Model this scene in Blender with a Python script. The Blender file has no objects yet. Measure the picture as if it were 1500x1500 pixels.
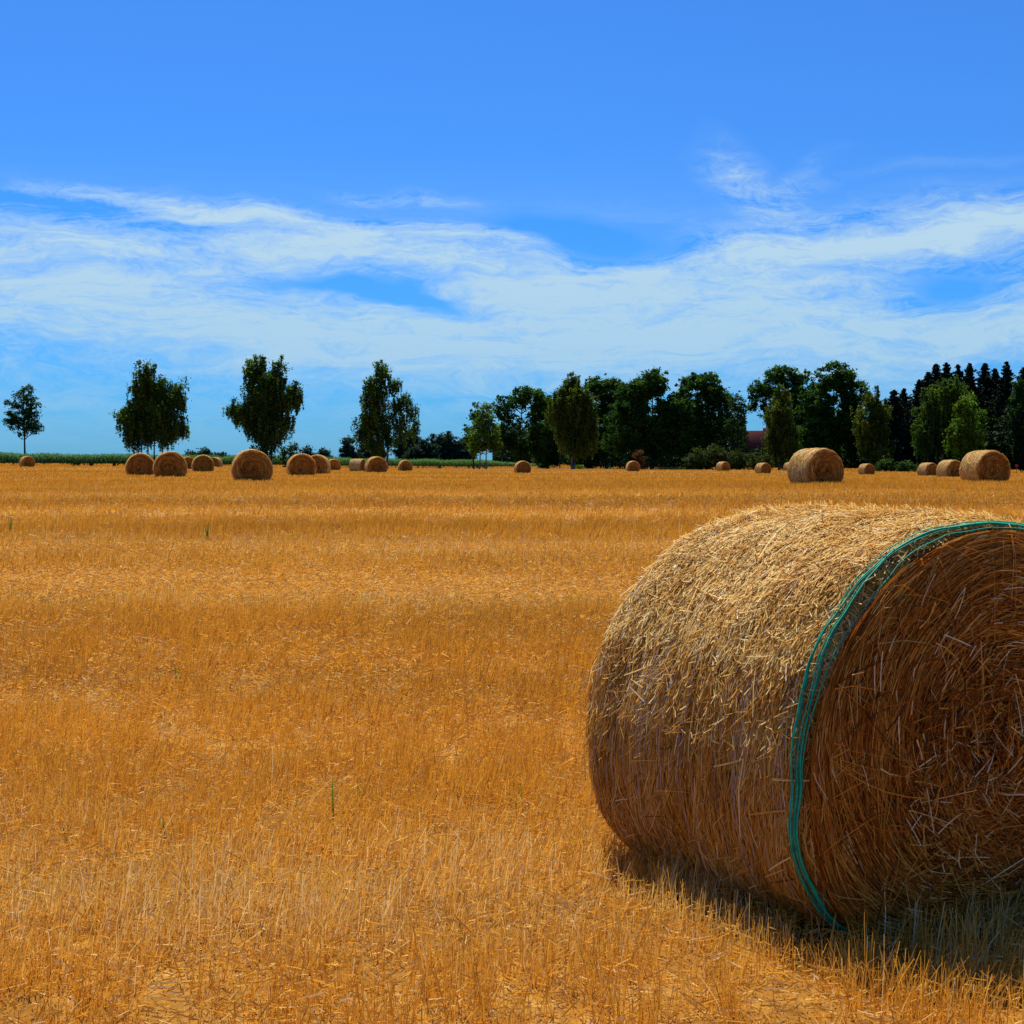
import bpy, math
import numpy as np
from mathutils import Vector
R_ = math.radians
SC = bpy.context.scene
COL = SC.collection
F = 2300.0            # focal length in photo pixels (1500 wide)
CAMZ = 1.41
HOR = 673.0

# ------------------------------------------------------------------ camera
cam_d = bpy.data.cameras.new("camera")
cam_d.sensor_width = 36.0
cam_d.lens = 36.0 * F / 1500.0
cam_d.clip_start = 0.1
cam_d.clip_end = 6000.0
cam = bpy.data.objects.new("camera", cam_d)
COL.objects.link(cam)
cam.location = (0, 0, CAMZ)
cam.rotation_euler = (R_(90) - math.atan(77.0 / F), 0, 0)
SC.camera = cam

# ------------------------------------------------------------------ view
SC.view_settings.view_transform = 'Standard'
SC.view_settings.look = 'None'
SC.view_settings.exposure = 0.38
SC.view_settings.gamma = 1.0
SC.render.film_transparent = False
SC.cycles.max_bounces = 6
SC.cycles.transparent_max_bounces = 4

# ------------------------------------------------------------------ sun
SUN_EL = R_(59)
SUN_AZ = R_(-14)      # clockwise from +Y (away from the camera)
sun_dir = Vector((math.sin(SUN_AZ) * math.cos(SUN_EL), math.cos(SUN_AZ) * math.cos(SUN_EL), math.sin(SUN_EL)))
sd = bpy.data.lights.new("sun", 'SUN')
sd.energy = 5.0
sd.angle = R_(0.5)
sd.color = (1.0, 0.94, 0.84)
so = bpy.data.objects.new("sun", sd)
COL.objects.link(so)
so.location = (0, 40, 60)
so.rotation_euler = (-sun_dir).to_track_quat('-Z', 'Y').to_euler()


# ------------------------------------------------------------------ node helpers
class NT:
    def __init__(self, tree):
        self.t = tree
        tree.nodes.clear()

    def n(self, typ, **kw):
        nd = self.t.nodes.new(typ)
        for k, v in kw.items():
            setattr(nd, k, v)
        return nd

    def link(self, a, b):
        self.t.links.new(a, b)

    def put(self, sock, v):
        if isinstance(v, bpy.types.NodeSocket):
            self.link(v, sock)
        else:
            sock.default_value = v

    def math(self, op, a, b=None, c=None, clamp=False):
        nd = self.n('ShaderNodeMath', operation=op, use_clamp=clamp)
        self.put(nd.inputs[0], a)
        if b is not None:
            self.put(nd.inputs[1], b)
        if c is not None:
            self.put(nd.inputs[2], c)
        return nd.outputs[0]

    def mix(self, f, a, b, blend='MIX'):
        nd = self.n('ShaderNodeMix', data_type='RGBA', blend_type=blend)
        self.put(nd.inputs[0], f)
        self.put(nd.inputs[6], a)
        self.put(nd.inputs[7], b)
        return nd.outputs[2]

    def noise(self, vec, scale, detail=3.0, rough=0.5, dist=0.0):
        nd = self.n('ShaderNodeTexNoise')
        self.put(nd.inputs['Vector'], vec)
        nd.inputs['Scale'].default_value = scale
        nd.inputs['Detail'].default_value = detail
        nd.inputs['Roughness'].default_value = rough
        nd.inputs['Distortion'].default_value = dist
        return nd.outputs[0], nd.outputs[1]

    def mapping(self, vec, loc=(0, 0, 0), rot=(0, 0, 0), scale=(1, 1, 1), typ='POINT'):
        nd = self.n('ShaderNodeMapping', vector_type=typ)
        self.put(nd.inputs[0], vec)
        nd.inputs['Location'].default_value = loc
        nd.inputs['Rotation'].default_value = rot
        nd.inputs['Scale'].default_value = scale
        return nd.outputs[0]

    def ramp(self, f, stops):
        nd = self.n('ShaderNodeValToRGB')
        el = nd.color_ramp.elements
        while len(el) < len(stops):
            el.new(0.5)
        for e, (p, c) in zip(el, stops):
            e.position = p
            e.color = c if len(c) == 4 else (*c, 1)
        self.put(nd.inputs[0], f)
        return nd.outputs[0]

    def maprange(self, v, a, b, c, d, smooth=True):
        nd = self.n('ShaderNodeMapRange', interpolation_type='SMOOTHSTEP' if smooth else 'LINEAR')
        self.put(nd.inputs[0], v)
        for i, q in enumerate((a, b, c, d)):
            nd.inputs[i + 1].default_value = q
        return nd.outputs[0]


# ------------------------------------------------------------------ world: Nishita sky with cirrus
world = bpy.data.worlds.new("World")
SC.world = world
world.use_nodes = True
w = NT(world.node_tree)
sky = w.n('ShaderNodeTexSky', sky_type='NISHITA', sun_disc=False)
sky.sun_elevation = SUN_EL
sky.sun_rotation = SUN_AZ
sky.altitude = 60
sky.air_density = 1.0
sky.dust_density = 0.4
sky.ozone_density = 4.0
tc = w.n('ShaderNodeTexCoord')
D = tc.outputs['Generated']
sep = w.n('ShaderNodeSeparateXYZ')
w.link(D, sep.inputs[0])
az = w.math('ARCTAN2', sep.outputs[0], sep.outputs[1])
el = w.math('ARCSINE', sep.outputs[2])
cmb = w.n('ShaderNodeCombineXYZ')
w.link(w.math('MULTIPLY', az, F / 100.0), cmb.inputs[0])      # hundreds of pixels from centre
w.link(w.math('MULTIPLY', el, F / 100.0), cmb.inputs[1])
P0 = cmb.outputs[0]
_, wc = w.noise(w.mapping(P0, scale=(0.32, 0.8, 1)), 1.0, 4.0, 0.55)
vm = w.n('ShaderNodeVectorMath', operation='SUBTRACT')
w.link(wc, vm.inputs[0]); vm.inputs[1].default_value = (0.5, 0.5, 0.5)
vs = w.n('ShaderNodeVectorMath', operation='MULTIPLY')
w.link(vm.outputs[0], vs.inputs[0]); vs.inputs[1].default_value = (2.6, 1.0, 0)
va = w.n('ShaderNodeVectorMath', operation='ADD')
w.link(P0, va.inputs[0]); w.link(vs.outputs[0], va.inputs[1])
PW = va.outputs[0]


def blob(px, py, sx, sy, rot, amp):
    m = w.mapping(PW, loc=((px - 750) / 100, (HOR - py) / 100, 0), rot=(0, 0, R_(-rot)), scale=(sx / 100, sy / 100, 1), typ='TEXTURE')
    ln = w.n('ShaderNodeVectorMath', operation='LENGTH')
    w.link(m, ln.inputs[0])
    return w.maprange(ln.outputs['Value'], 2.0, 0.0, 0.0, amp)


BL = [  # px, py, half sizes, tilt (clockwise), amount
    (230, 378, 260, 30, 2, .75), (560, 378, 250, 28, 13, .85), (860, 440, 240, 45, 12, .8), (60, 350, 110, 28, -4, .3),
    (170, 465, 320, 45, 5, .85), (560, 505, 330, 42, 5, .8), (120, 400, 160, 30, 5, .45), (1000, 500, 420, 52, 0, .85),
    (1180, 385, 250, 45, -8, .85), (1420, 345, 200, 20, -5, .9), (1440, 480, 240, 38, -4, .75),
    (1490, 385, 120, 22, -4, .6),
    (540, 425, 200, 17, 7, -.62), (300, 425, 120, 14, 10, -.35), (850, 352, 110, 26, 8, -.5), (640, 446, 120, 9, 8, -.5),
    (1385, 425, 66, 30, 15, -.8), (1290, 400, 60, 8, 5, -.25),
    (205, 300, 115, 13, 9, .75), (400, 324, 115, 14, 5, .75), (525, 338, 60, 14, 0, .5), (690, 352, 80, 14, 10, .85),
    (575, 284, 75, 9, 0, .4), (938, 402, 30, 11, 0, .8), (1090, 272, 75, 28, 25, .42), (1190, 268, 40, 16, -40, .25),
    (780, 372, 30, 22, 0, .4), (20, 300, 90, 14, -12, .2), (1290, 268, 120, 8, -5, .15),
]
dens = None
for b in BL:
    q = blob(*b)
    dens = q if dens is None else w.math('ADD', dens, q)
# soft veil everywhere at low elevation
veil = w.maprange(w.math('ABSOLUTE', w.math('SUBTRACT', el, 0.082)), 0.115, 0.0, 0.0, 0.42)
dens = w.math('ADD', dens, veil)
f1, _ = w.noise(w.mapping(PW, rot=(0, 0, R_(7)), scale=(0.35, 2.6, 1)), 1.0, 7.0, 0.62, 0.6)
f2, _ = w.noise(w.mapping(PW, rot=(0, 0, R_(-12)), scale=(0.8, 3.2, 1)), 1.3, 8.0, 0.7, 1.2)
f3, _ = w.noise(w.mapping(PW, rot=(0, 0, R_(30)), scale=(2.2, 5.0, 1)), 1.6, 6.0, 0.7, 1.5)
fib = w.math('ADD', w.math('MULTIPLY', w.math('SUBTRACT', f1, 0.5), 1.1),
             w.math('ADD', w.math('MULTIPLY', w.math('SUBTRACT', f2, 0.5), 0.75), w.math('MULTIPLY', w.math('SUBTRACT', f3, 0.5), 0.45)))
presence = w.maprange(dens, 0.02, 0.5, 0.0, 1.0)
dens = w.math('ADD', w.math('MULTIPLY', dens, .66), w.math('MULTIPLY', w.math('MULTIPLY', fib, 2.1), presence))
alpha = w.math('MULTIPLY', w.maprange(dens, -0.05, 1.05, 0.0, 1.0, False), 0.88, clamp=True)
tint = w.mix(1.0, sky.outputs[0], (0.17, 0.60, 1.25, 1), 'MULTIPLY')
cloud_col = w.mix(w.maprange(el, 0.0, 0.17, 0.0, 1.0), (3.6, 5.9, 7.9, 1), (5.3, 7.2, 8.1, 1))
colr = w.mix(alpha, tint, cloud_col)
bg = w.n('ShaderNodeBackground')
bg.inputs['Strength'].default_value = 0.079
w.link(colr, bg.inputs['Color'])
wo = w.n('ShaderNodeOutputWorld')
w.link(bg.outputs[0], wo.inputs[0])
world.cycles.sampling_method = 'MANUAL'
world.cycles.sample_map_resolution = 512

# ------------------------------------------------------------------ object helpers
rng = np.random.default_rng(7)


def tag(o, label=None, cat=None, group=None, kind=None):
    if label: o['label'] = label
    if cat: o['category'] = cat
    if group: o['group'] = group
    if kind: o['kind'] = kind
    return o


def empty(name, loc, rz=0.0):
    o = bpy.data.objects.new(name, None)
    o.empty_display_size = 0.3
    o.location = loc
    o.rotation_euler = (0, 0, rz)
    COL.objects.link(o)
    return o


def mesh_obj(name, V, Q, mat, parent=None, v=None, smooth=False):
    """V (n,3); Q (m,k) int faces of one size, or a list of such arrays; v = per-vertex shade value"""
    me = bpy.data.meshes.new(name)
    if not isinstance(Q, (list, tuple)):
        Q = [Q]
    V = np.asarray(V, dtype=np.float32)
    me.vertices.add(len(V))
    me.vertices.foreach_set('co', V.ravel())
    loops = np.concatenate([q.ravel() for q in Q]).astype(np.int32)
    cnt = np.concatenate([np.full(len(q), q.shape[1]) for q in Q])
    st = np.concatenate([[0], np.cumsum(cnt)[:-1]]).astype(np.int32)
    me.loops.add(len(loops))
    me.loops.foreach_set('vertex_index', loops)
    me.polygons.add(len(cnt))
    me.polygons.foreach_set('loop_start', st)
    me.update(calc_edges=True)
    if v is not None:
        a = me.attributes.new('v', 'FLOAT', 'POINT')
        a.data.foreach_set('value', np.asarray(v, dtype=np.float32))
    if smooth:
        me.polygons.foreach_set('use_smooth', np.ones(len(cnt), dtype=bool))
    if mat:
        me.materials.append(mat)
    o = bpy.data.objects.new(name, me)
    COL.objects.link(o)
    if parent is not None:
        o.parent = parent
    return o


def ribbons(P, side, width):
    """P (N,k,3) centre lines, side (N,3) unit, width (N,k) -> verts, quads"""
    N, k, _ = P.shape
    if side.ndim == 2:
        side = np.repeat(side[:, None], k, 1)
    off = side * width[:, :, None] * 0.5
    V = np.stack([P - off, P + off], 2).reshape(-1, 3)
    base = (np.arange(N) * k * 2)[:, None] + (np.arange(k - 1) * 2)[None]
    Q = np.stack([base, base + 1, base + 3, base + 2], -1).reshape(-1, 4)
    return V, Q


def tube(pts, rad, n=7):
    pts = np.asarray(pts, float); rad = np.asarray(rad, float)
    k = len(pts)
    tg = np.gradient(pts, axis=0)
    tg /= np.linalg.norm(tg, axis=1)[:, None] + 1e-9
    ref = np.array([0.0, 1.0, 0.0]) if abs(tg[0][1]) < 0.8 else np.array([1.0, 0, 0])
    a = np.cross(tg, ref); a /= np.linalg.norm(a, axis=1)[:, None] + 1e-9
    b = np.cross(tg, a)
    t = np.linspace(0, 2 * np.pi, n, endpoint=False)
    V = pts[:, None] + rad[:, None, None] * (np.cos(t)[None, :, None] * a[:, None] + np.sin(t)[None, :, None] * b[:, None])
    i = np.arange(k - 1)[:, None] * n; j = np.arange(n)[None]
    Q = np.stack([i + j, i + (j + 1) % n, i + n + (j + 1) % n, i + n + j], -1).reshape(-1, 4)
    return V.reshape(-1, 3), Q


def merge(parts):
    Vs, Qs, o = [], [], 0
    for V, Q in parts:
        Vs.append(V); Qs.append(Q + o); o += len(V)
    return np.concatenate(Vs), np.concatenate(Qs)


def vnoise(x, y, seed=0):
    """smooth value noise, numpy"""
    x = np.asarray(x, float); y = np.asarray(y, float)
    xi = np.floor(x).astype(np.int64); yi = np.floor(y).astype(np.int64)
    fx = x - xi; fy = y - yi
    fx = fx * fx * (3 - 2 * fx); fy = fy * fy * (3 - 2 * fy)

    def h(a, b):
        n = (a * 374761393 + b * 668265263 + seed * 1442695041) & 0x7fffffff
        n = ((n ^ (n >> 13)) * 1274126177) & 0x7fffffff
        return ((n ^ (n >> 16)) & 0xffff) / 65535.0
    return (h(xi, yi) * (1 - fx) + h(xi + 1, yi) * fx) * (1 - fy) + (h(xi, yi + 1) * (1 - fx) + h(xi + 1, yi + 1) * fx) * fy


def fbm(x, y, seed=0, o=4):
    s = 0; a = 1; t = 0
    for i in range(o):
        s = s + a * vnoise(x * 2 ** i, y * 2 ** i, seed + i); t += a; a *= 0.5
    return s / t


# ------------------------------------------------------------------ materials
def new_mat(name):
    m = bpy.data.materials.new(name)
    m.use_nodes = True
    return m, NT(m.node_tree)


def out(n, sh):
    o = n.n('ShaderNodeOutputMaterial')
    n.link(sh, o.inputs[0])


def principled(n, col, rough=0.7, spec=0.3, normal=None):
    p = n.n('ShaderNodeBsdfPrincipled')
    n.put(p.inputs['Base Color'], col)
    n.put(p.inputs['Roughness'], rough)
    p.inputs['Specular IOR Level'].default_value = spec
    if normal is not None:
        n.link(normal, p.inputs['Normal'])
    return p.outputs[0]


def bump(n, h, strength, dist):
    b = n.n('ShaderNodeBump')
    b.inputs['Strength'].default_value = strength
    b.inputs['Distance'].default_value = dist
    n.link(h, b.inputs['Height'])
    return b.outputs[0]


def ribbon_mat(name, stops, trans=0.3, rough=0.55, spec=0.3, tcol=None):
    """straw / leaf material: colour picked per piece by the attribute v"""
    m, n = new_mat(name)
    at = n.n('ShaderNodeAttribute', attribute_name='v')
    c = n.ramp(at.outputs['Fac'], stops)
    p = principled(n, c, rough, spec)
    tr = n.n('ShaderNodeBsdfTranslucent')
    n.put(tr.inputs[0], c if tcol is None else n.mix(1.0, c, (*tcol, 1), 'MULTIPLY'))
    mx = n.n('ShaderNodeMixShader')
    mx.inputs[0].default_value = trans
    n.link(p, mx.inputs[1]); n.link(tr.outputs[0], mx.inputs[2])
    out(n, mx.outputs[0])
    return m


M_stub = ribbon_mat('stubble_straw', [(0, (.40, .16, .016)), (.35, (.60, .29, .032)), (.75, (.70, .37, .045)), (.93, (.78, .52, .13)), (1, (.85, .68, .36))],
                    trans=.46, rough=.6, spec=.14, tcol=(1.0, .86, .6))
M_straw = ribbon_mat('baled_straw', [(0, (.07, .016, .003)), (.25, (.30, .085, .008)), (.6, (.66, .25, .022)), (.88, (.86, .48, .08)), (1, (.92, .78, .42))],
                     trans=.2, rough=.6, spec=.10)
M_wound = ribbon_mat('wound_straw', [(0, (.14, .045, .006)), (.3, (.50, .21, .022)), (.65, (.78, .41, .06)), (.92, (.86, .58, .16)), (1, (.90, .74, .40))],
                     trans=.2, rough=.6, spec=.10)
M_straw_top = ribbon_mat('weathered_sunlit_straw', [(0, (.30, .12, .012)), (.25, (.62, .31, .04)), (.6, (.88, .62, .18)), (.88, (.92, .77, .36)), (1, (.95, .88, .64))],
                         trans=.25, rough=.6, spec=.12)  # partly bleached straw; the pale sunlit tone is put into the colour


def ground_mat():
    m, n = new_mat('stubble_ground')
    g = n.n('ShaderNodeNewGeometry')
    P = g.outputs['Position']
    a, _ = n.noise(n.mapping(P, rot=(0, 0, R_(4)), scale=(.012, .22, 0)), 1.0, 5, .6)
    b, _ = n.noise(n.mapping(P, rot=(0, 0, R_(4)), scale=(.25, .9, 0)), 1.0, 6, .65)
    c, _ = n.noise(n.mapping(P, scale=(9, 5, 0)), 1.0, 6, .75)
    t = n.math('ADD', n.math('MULTIPLY', a, .55), n.math('MULTIPLY', b, .3))
    t = n.math('ADD', t, n.math('MULTIPLY', c, .35))
    col = n.ramp(t, [(.40, (.07, .026, .004)), (.52, (.15, .060, .008)), (.62, (.30, .135, .018)), (.74, (.55, .30, .06))])
    out(n, principled(n, col, .85, .1, bump(n, c, .6, .05)))
    return m


def soil_grass_mat():
    m, n = new_mat('rough_grass')
    g = n.n('ShaderNodeNewGeometry')
    a, _ = n.noise(n.mapping(g.outputs['Position'], scale=(.15, .15, 0)), 1.0, 6, .7)
    col = n.ramp(a, [(.35, (.015, .022, .006)), (.6, (.035, .05, .012)), (.8, (.09, .08, .03))])
    out(n, principled(n, col, .95, .05))
    return m


def bale_mat(name, c0, c1, c2, face=False):
    m, n = new_mat(name)
    tc = n.n('ShaderNodeTexCoord')
    O = tc.outputs['Object']
    if face:
        sp = n.n('ShaderNodeSeparateXYZ'); n.link(O, sp.inputs[0])
        cx = n.math('SUBTRACT', sp.outputs[2], 0.48)
        r = n.math('SQRT', n.math('ADD', n.math('MULTIPLY', sp.outputs[0], sp.outputs[0]), n.math('MULTIPLY', cx, cx)))
        th = n.math('ARCTAN2', cx, sp.outputs[0])
        cb = n.n('ShaderNodeCombineXYZ')
        n.link(n.math('ADD', n.math('MULTIPLY', r, 34.0), n.math('MULTIPLY', th, .8)), cb.inputs[0])
        n.link(n.math('MULTIPLY', th, 2.2), cb.inputs[1])
        a, _ = n.noise(cb.outputs[0], 1.0, 6, .7, .6)
    else:
        sp = n.n('ShaderNodeSeparateXYZ'); n.link(O, sp.inputs[0])
        th = n.math('ARCTAN2', n.math('SUBTRACT', sp.outputs[2], 0.48), sp.outputs[0])
        cb = n.n('ShaderNodeCombineXYZ')
        n.link(n.math('MULTIPLY', sp.outputs[1], 30.0), cb.inputs[0])
        n.link(n.math('MULTIPLY', th, 3.0), cb.inputs[1])
        a, _ = n.noise(cb.outputs[0], 1.0, 6, .7, .4)
    b, _ = n.noise(O, 3.0, 4, .6)
    t = n.math('ADD', n.math('MULTIPLY', a, .7), n.math('MULTIPLY', b, .3))
    col = n.ramp(t, [(.38, c0), (.5, c1), (.64, c2)])
    out(n, principled(n, col, .7, .2, bump(n, a, .7, .02)))
    return m


M_ground = ground_mat()
M_rough = soil_grass_mat()
M_barrel = bale_mat('bale_barrel_straw', (.30, .14, .03), (.54, .30, .08), (.72, .47, .16))
M_face = bale_mat('bale_end_straw', (.22, .08, .012), (.46, .20, .03), (.62, .31, .06), True)
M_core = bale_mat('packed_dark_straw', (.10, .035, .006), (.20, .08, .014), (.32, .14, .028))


def leaf_mat(name, dark, mid, light, trans=.35):
    return ribbon_mat(name, [(0, dark), (.5, mid), (1, light)], trans=trans, rough=.75, spec=.08, tcol=(1.25, 1.3, .5))


M_oak = leaf_mat('oak_leaves', (.014, .045, .008), (.036, .095, .014), (.08, .18, .02), .35)
M_oak2 = leaf_mat('maple_leaves', (.016, .040, .010), (.030, .075, .014), (.055, .12, .02), .35)
M_birch = leaf_mat('birch_leaves', (.04, .065, .010), (.08, .12, .014), (.15, .20, .020), .4)
M_birchd = leaf_mat('dark_birch_leaves', (.024, .060, .012), (.06, .12, .018), (.13, .21, .025), .4)
M_light = leaf_mat('young_leaves', (.05, .10, .012), (.09, .17, .016), (.16, .26, .022), .45)
M_spruce = leaf_mat('spruce_needles', (.006, .014, .008), (.011, .024, .012), (.022, .042, .018), .05)
M_far = leaf_mat('distant_leaves', (.014, .034, .022), (.028, .058, .034), (.050, .088, .040), .2)
M_shrub = leaf_mat('shrub_leaves', (.028, .045, .010), (.050, .075, .014), (.085, .11, .022), .25)
M_maize = leaf_mat('maize_leaves', (.035, .10, .04), (.10, .22, .08), (.22, .38, .15), .35)
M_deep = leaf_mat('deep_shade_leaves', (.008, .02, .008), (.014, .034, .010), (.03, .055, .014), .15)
M_rust = leaf_mat('withered_leaves', (.06, .03, .012), (.12, .05, .02), (.18, .08, .03), .25)
M_green = ribbon_mat('weed_green', [(0, (.07, .15, .015)), (1, (.20, .28, .03))], trans=.35)


def bark_mat(name, c0, c1):
    m, n = new_mat(name)
    tc = n.n('ShaderNodeTexCoord')
    a, _ = n.noise(n.mapping(tc.outputs['Object'], scale=(3, 3, .9)), 1.0, 5, .7)
    out(n, principled(n, n.ramp(a, [(.4, c0), (.62, c1)]), .9, .1, bump(n, a, .6, .04)))
    return m


M_bark = bark_mat('oak_bark', (.03, .022, .016), (.09, .07, .05))
M_bbark = bark_mat('birch_bark', (.04, .035, .03), (.33, .30, .26))


def plain(name, c, rough=.6, spec=.3, var=.15, scale=6.0):
    m, n = new_mat(name)
    tc = n.n('ShaderNodeTexCoord')
    a, _ = n.noise(tc.outputs['Object'], scale, 4, .6)
    d = tuple(x * (1 - var * 2) for x in c)
    out(n, principled(n, n.ramp(a, [(.3, d), (.7, c)]), rough, spec))
    return m


# ------------------------------------------------------------------ terrain
# far bales: px, top, bottom, angle to the viewer, label
BALES = [
    (40, 668, 684, 14, 'small round straw bale at far left, below the lone young tree'),
    (206, 663.5, 697.3, 2, 'round straw bale left of the pair under the multi-stemmed weeping birch'),
    (249.5, 660.8, 699.5, 1, 'larger round straw bale right of the pair under the weeping birch'),
    (275, 668.8, 687.2, 10, 'small round straw bale half hidden between two bigger bales left of centre'),
    (297.5, 666, 691.5, 3, 'medium round straw bale hiding most of a smaller bale to its right'),
    (315.5, 669.6, 684.5, -22, 'small far bale peeking out right of the medium bale, its right rim lit'),
    (369, 657.9, 704.8, 4, 'biggest bale of the left group, a dark core circle on its end'),
    (441.5, 664, 697.3, 6, 'round straw bale overlapping another bale to its right, left of field centre'),
    (465, 666, 695, -10, 'round straw bale tucked behind the right edge of its neighbour, right rim lit'),
    (488.5, 672.3, 688.8, 8, 'small round bale on its own, just right of the overlapping two'),
    (524, 672, 690.7, 66, 'small bale showing its long lit barrel, left of the one under the airy birch'),
    (551, 668.5, 692.8, 12, 'medium round bale standing directly under the airy birch'),
    (593.5, 674, 690, 10, 'small lone round bale just right of the airy birch'),
    (765.5, 675, 693.3, 12, 'lone small bale in mid field where the maize strip tapers out'),
    (927, 675, 690.4, 12, 'tiny lone bale before the darkest stretch of oaks, below the rust-coloured bush'),
    (1059, 676, 689.6, 38, 'tiny bale in front of the low shrub row at the wood edge'),
    (1117.5, 678, 693.6, 38, 'small bale in front of the slender birch, left of the big one'),
    (1157, 677, 689.6, 38, 'tiny bale mostly hidden behind the left edge of the big bale'),
    (1194.5, 656, 709, 34, 'big straw bale with long shaded barrel, right of centre in front of oaks'),
    (1269, 679, 695, 38, 'small lone bale right of the big one, before the dark wood'),
    (1359, 677.5, 697.5, 40, 'leftmost and smallest of the three bales in a row at the right edge'),
    (1392, 673.3, 699.7, 36, 'middle bale of the row of three at the right edge'),
    (1442.5, 659, 706, 34, 'largest and frontmost bale of the row of three at the right edge'),
]
EDGE = [(-700, 250), (0, 264), (400, 300), (740, 375), (820, 370), (1000, 330), (1100, 312), (1300, 280), (1500, 255), (2200, 240)]
EDGE_Y = [(-700, 682), (0, 683), (400, 685), (740, 686.5), (820, 686), (1000, 688), (1100, 689), (1300, 691), (1500, 693), (2200, 694)]


def edge_d(px):
    return np.interp(px, [e[0] for e in EDGE], [e[1] for e in EDGE])


ctrl = []
for px, t, b, a, l in BALES:
    d = F * 1.23 / (b - t)
    ctrl.append((px, d, (b - HOR) * d / F))
for px in (-300, 100, 400, 750, 1100, 1400, 1800):
    for d in (2.5, 5.0, 8.0):
        ctrl.append((px, d, CAMZ))
for px in (-200, 300, 750, 1200, 1700):
    ctrl.append((px, 14.0, 1.34)); ctrl.append((px, 28.0, 1.12))
for (px, d), (_, y) in zip(EDGE, EDGE_Y):
    if -300 < px < 1900:
        ctrl.append((px, d, (y - HOR) * d / F))
for px in (-300, 750, 1800):
    ctrl.append((px, 900, 2.2))
ctrl = np.array(ctrl)
CU = np.stack([ctrl[:, 0] / 420.0, np.log(ctrl[:, 1]) * 2.0], 1)
Kmat = np.sqrt(((CU[:, None] - CU[None]) ** 2).sum(2) + .02)
nC = len(ctrl)
A_ = np.zeros((nC + 1, nC + 1)); A_[:nC, :nC] = Kmat + np.eye(nC) * .02 * -1; A_[nC, :nC] = 1; A_[:nC, nC] = 1
WT = np.linalg.solve(A_, np.concatenate([ctrl[:, 2], [0]]))


def ground_z(x, y):
    x = np.atleast_1d(np.asarray(x, float)); y = np.atleast_1d(np.asarray(y, float))
    az = np.arctan2(x, y)
    d = np.clip(np.hypot(x, y), 2.5, 1500)
    px = 750 + np.clip(np.tan(np.clip(az, -1.2, 1.2)) * F, -1500, 1500)
    px = np.clip(px, -300, 1800)
    dd = np.where(np.abs(az) < .6, np.clip(y, 2.5, 1500), d)
    U = np.stack([px / 420.0, np.log(dd) * 2.0], 1)
    H = np.empty(len(x))
    for s in range(0, len(x), 50000):
        H[s:s + 50000] = np.sqrt(((U[s:s + 50000, None] - CU[None]) ** 2).sum(2) + .02) @ WT[:nC] + WT[nC]
    b = np.clip((np.abs(az) - .5) / .8, 0, 1); b = b * b * (3 - 2 * b)
    z = (CAMZ - H) * (1 - b) + 0.3 * b * np.clip(d / 60, 0, 1)
    z = z + (fbm(x * 1.3, y * 1.3, 5, 3) - .5) * .035 * np.exp(-d / 60)
    return z


def gz(x, y):
    return float(ground_z(x, y)[0])


# polar sheet reaching the horizon
naz = 360
azs = np.concatenate([np.linspace(-.42, .42, 240), np.linspace(.42, 2 * np.pi - .42, naz - 238)[1:-1]])
rad = np.concatenate([[0.3], np.geomspace(1.0, 4500, 260)])
AZ, RD = np.meshgrid(azs, rad)
X = RD * np.sin(AZ); Y = RD * np.cos(AZ)
Z = ground_z(X.ravel(), Y.ravel())
V = np.stack([X.ravel(), Y.ravel(), Z], 1)
na, nr = len(azs), len(rad)
i = np.arange(nr - 1)[:, None] * na; j = np.arange(na)[None]
Q = np.stack([i + j, i + (j + 1) % na, i + na + (j + 1) % na, i + na + j], -1).reshape(-1, 4)[:, ::-1]
field = mesh_obj('stubble_field', np.concatenate([V, [[0, 0, V[:na, 2].mean()]]]), [Q, np.stack([np.full(na, len(V)), (np.arange(na) + 1) % na, np.arange(na)], 1)[:, ::-1]], M_ground, smooth=True)
tag(field, kind='structure')

# rough grass ground beyond the edge of the field
pxs = np.linspace(-700, 2200, 200)
ks = np.geomspace(1.0, 10, 40)
PX, KK = np.meshgrid(pxs, ks)
YY = edge_d(PX) * KK * (1 + (fbm(PX / 9, KK * 0, 3, 3) - .5) * .02)
XX = (PX - 750) / F * YY
ZZ = ground_z(XX.ravel(), YY.ravel()) + .04
na2, nr2 = len(pxs), len(ks)
i = np.arange(nr2 - 1)[:, None] * na2; j = np.arange(na2 - 1)[None]
Q = np.stack([i + j, i + j + 1, i + na2 + j + 1, i + na2 + j], -1).reshape(-1, 4)
tag(mesh_obj('rough_ground', np.stack([XX.ravel(), YY.ravel(), ZZ], 1), Q, M_rough, smooth=True), kind='structure')

# ------------------------------------------------------------------ near bale position (used to keep stubble out of it)
NB = dict(c=(1.479, 4.830), th=.506, R=.75, L=1.16)


def inside_near_bale(x, y, m=0.0):
    th = NB['th']; ax = np.array([math.sin(th), -math.cos(th)]); nn = np.array([math.cos(th), math.sin(th)])
    dx = x - NB['c'][0]; dy = y - NB['c'][1]
    s = dx * ax[0] + dy * ax[1]; t = dx * nn[0] + dy * nn[1]
    return (s < .03 + m) & (s > -NB['L'] - .03 - m) & (np.abs(t) < .58 + m)


# ------------------------------------------------------------------ stubble
def band_value(x, y):
    """long drill rows across the view: tone and height change in strips"""
    q = y + .05 * x
    v = fbm(x * .03, q * .42, 11, 4)
    litter = np.exp(-((q - 15.6 - .8 * (vnoise(x * .25, y * 0, 2) - .5)) / 1.1) ** 2)
    tuft = np.exp(-((q - 18.3) / .5) ** 2) + np.exp(-((q - 24.5) / 1.0) ** 2) + np.exp(-((q - 13.2) / .3) ** 2) * .5
    return v, litter, tuft


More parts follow.
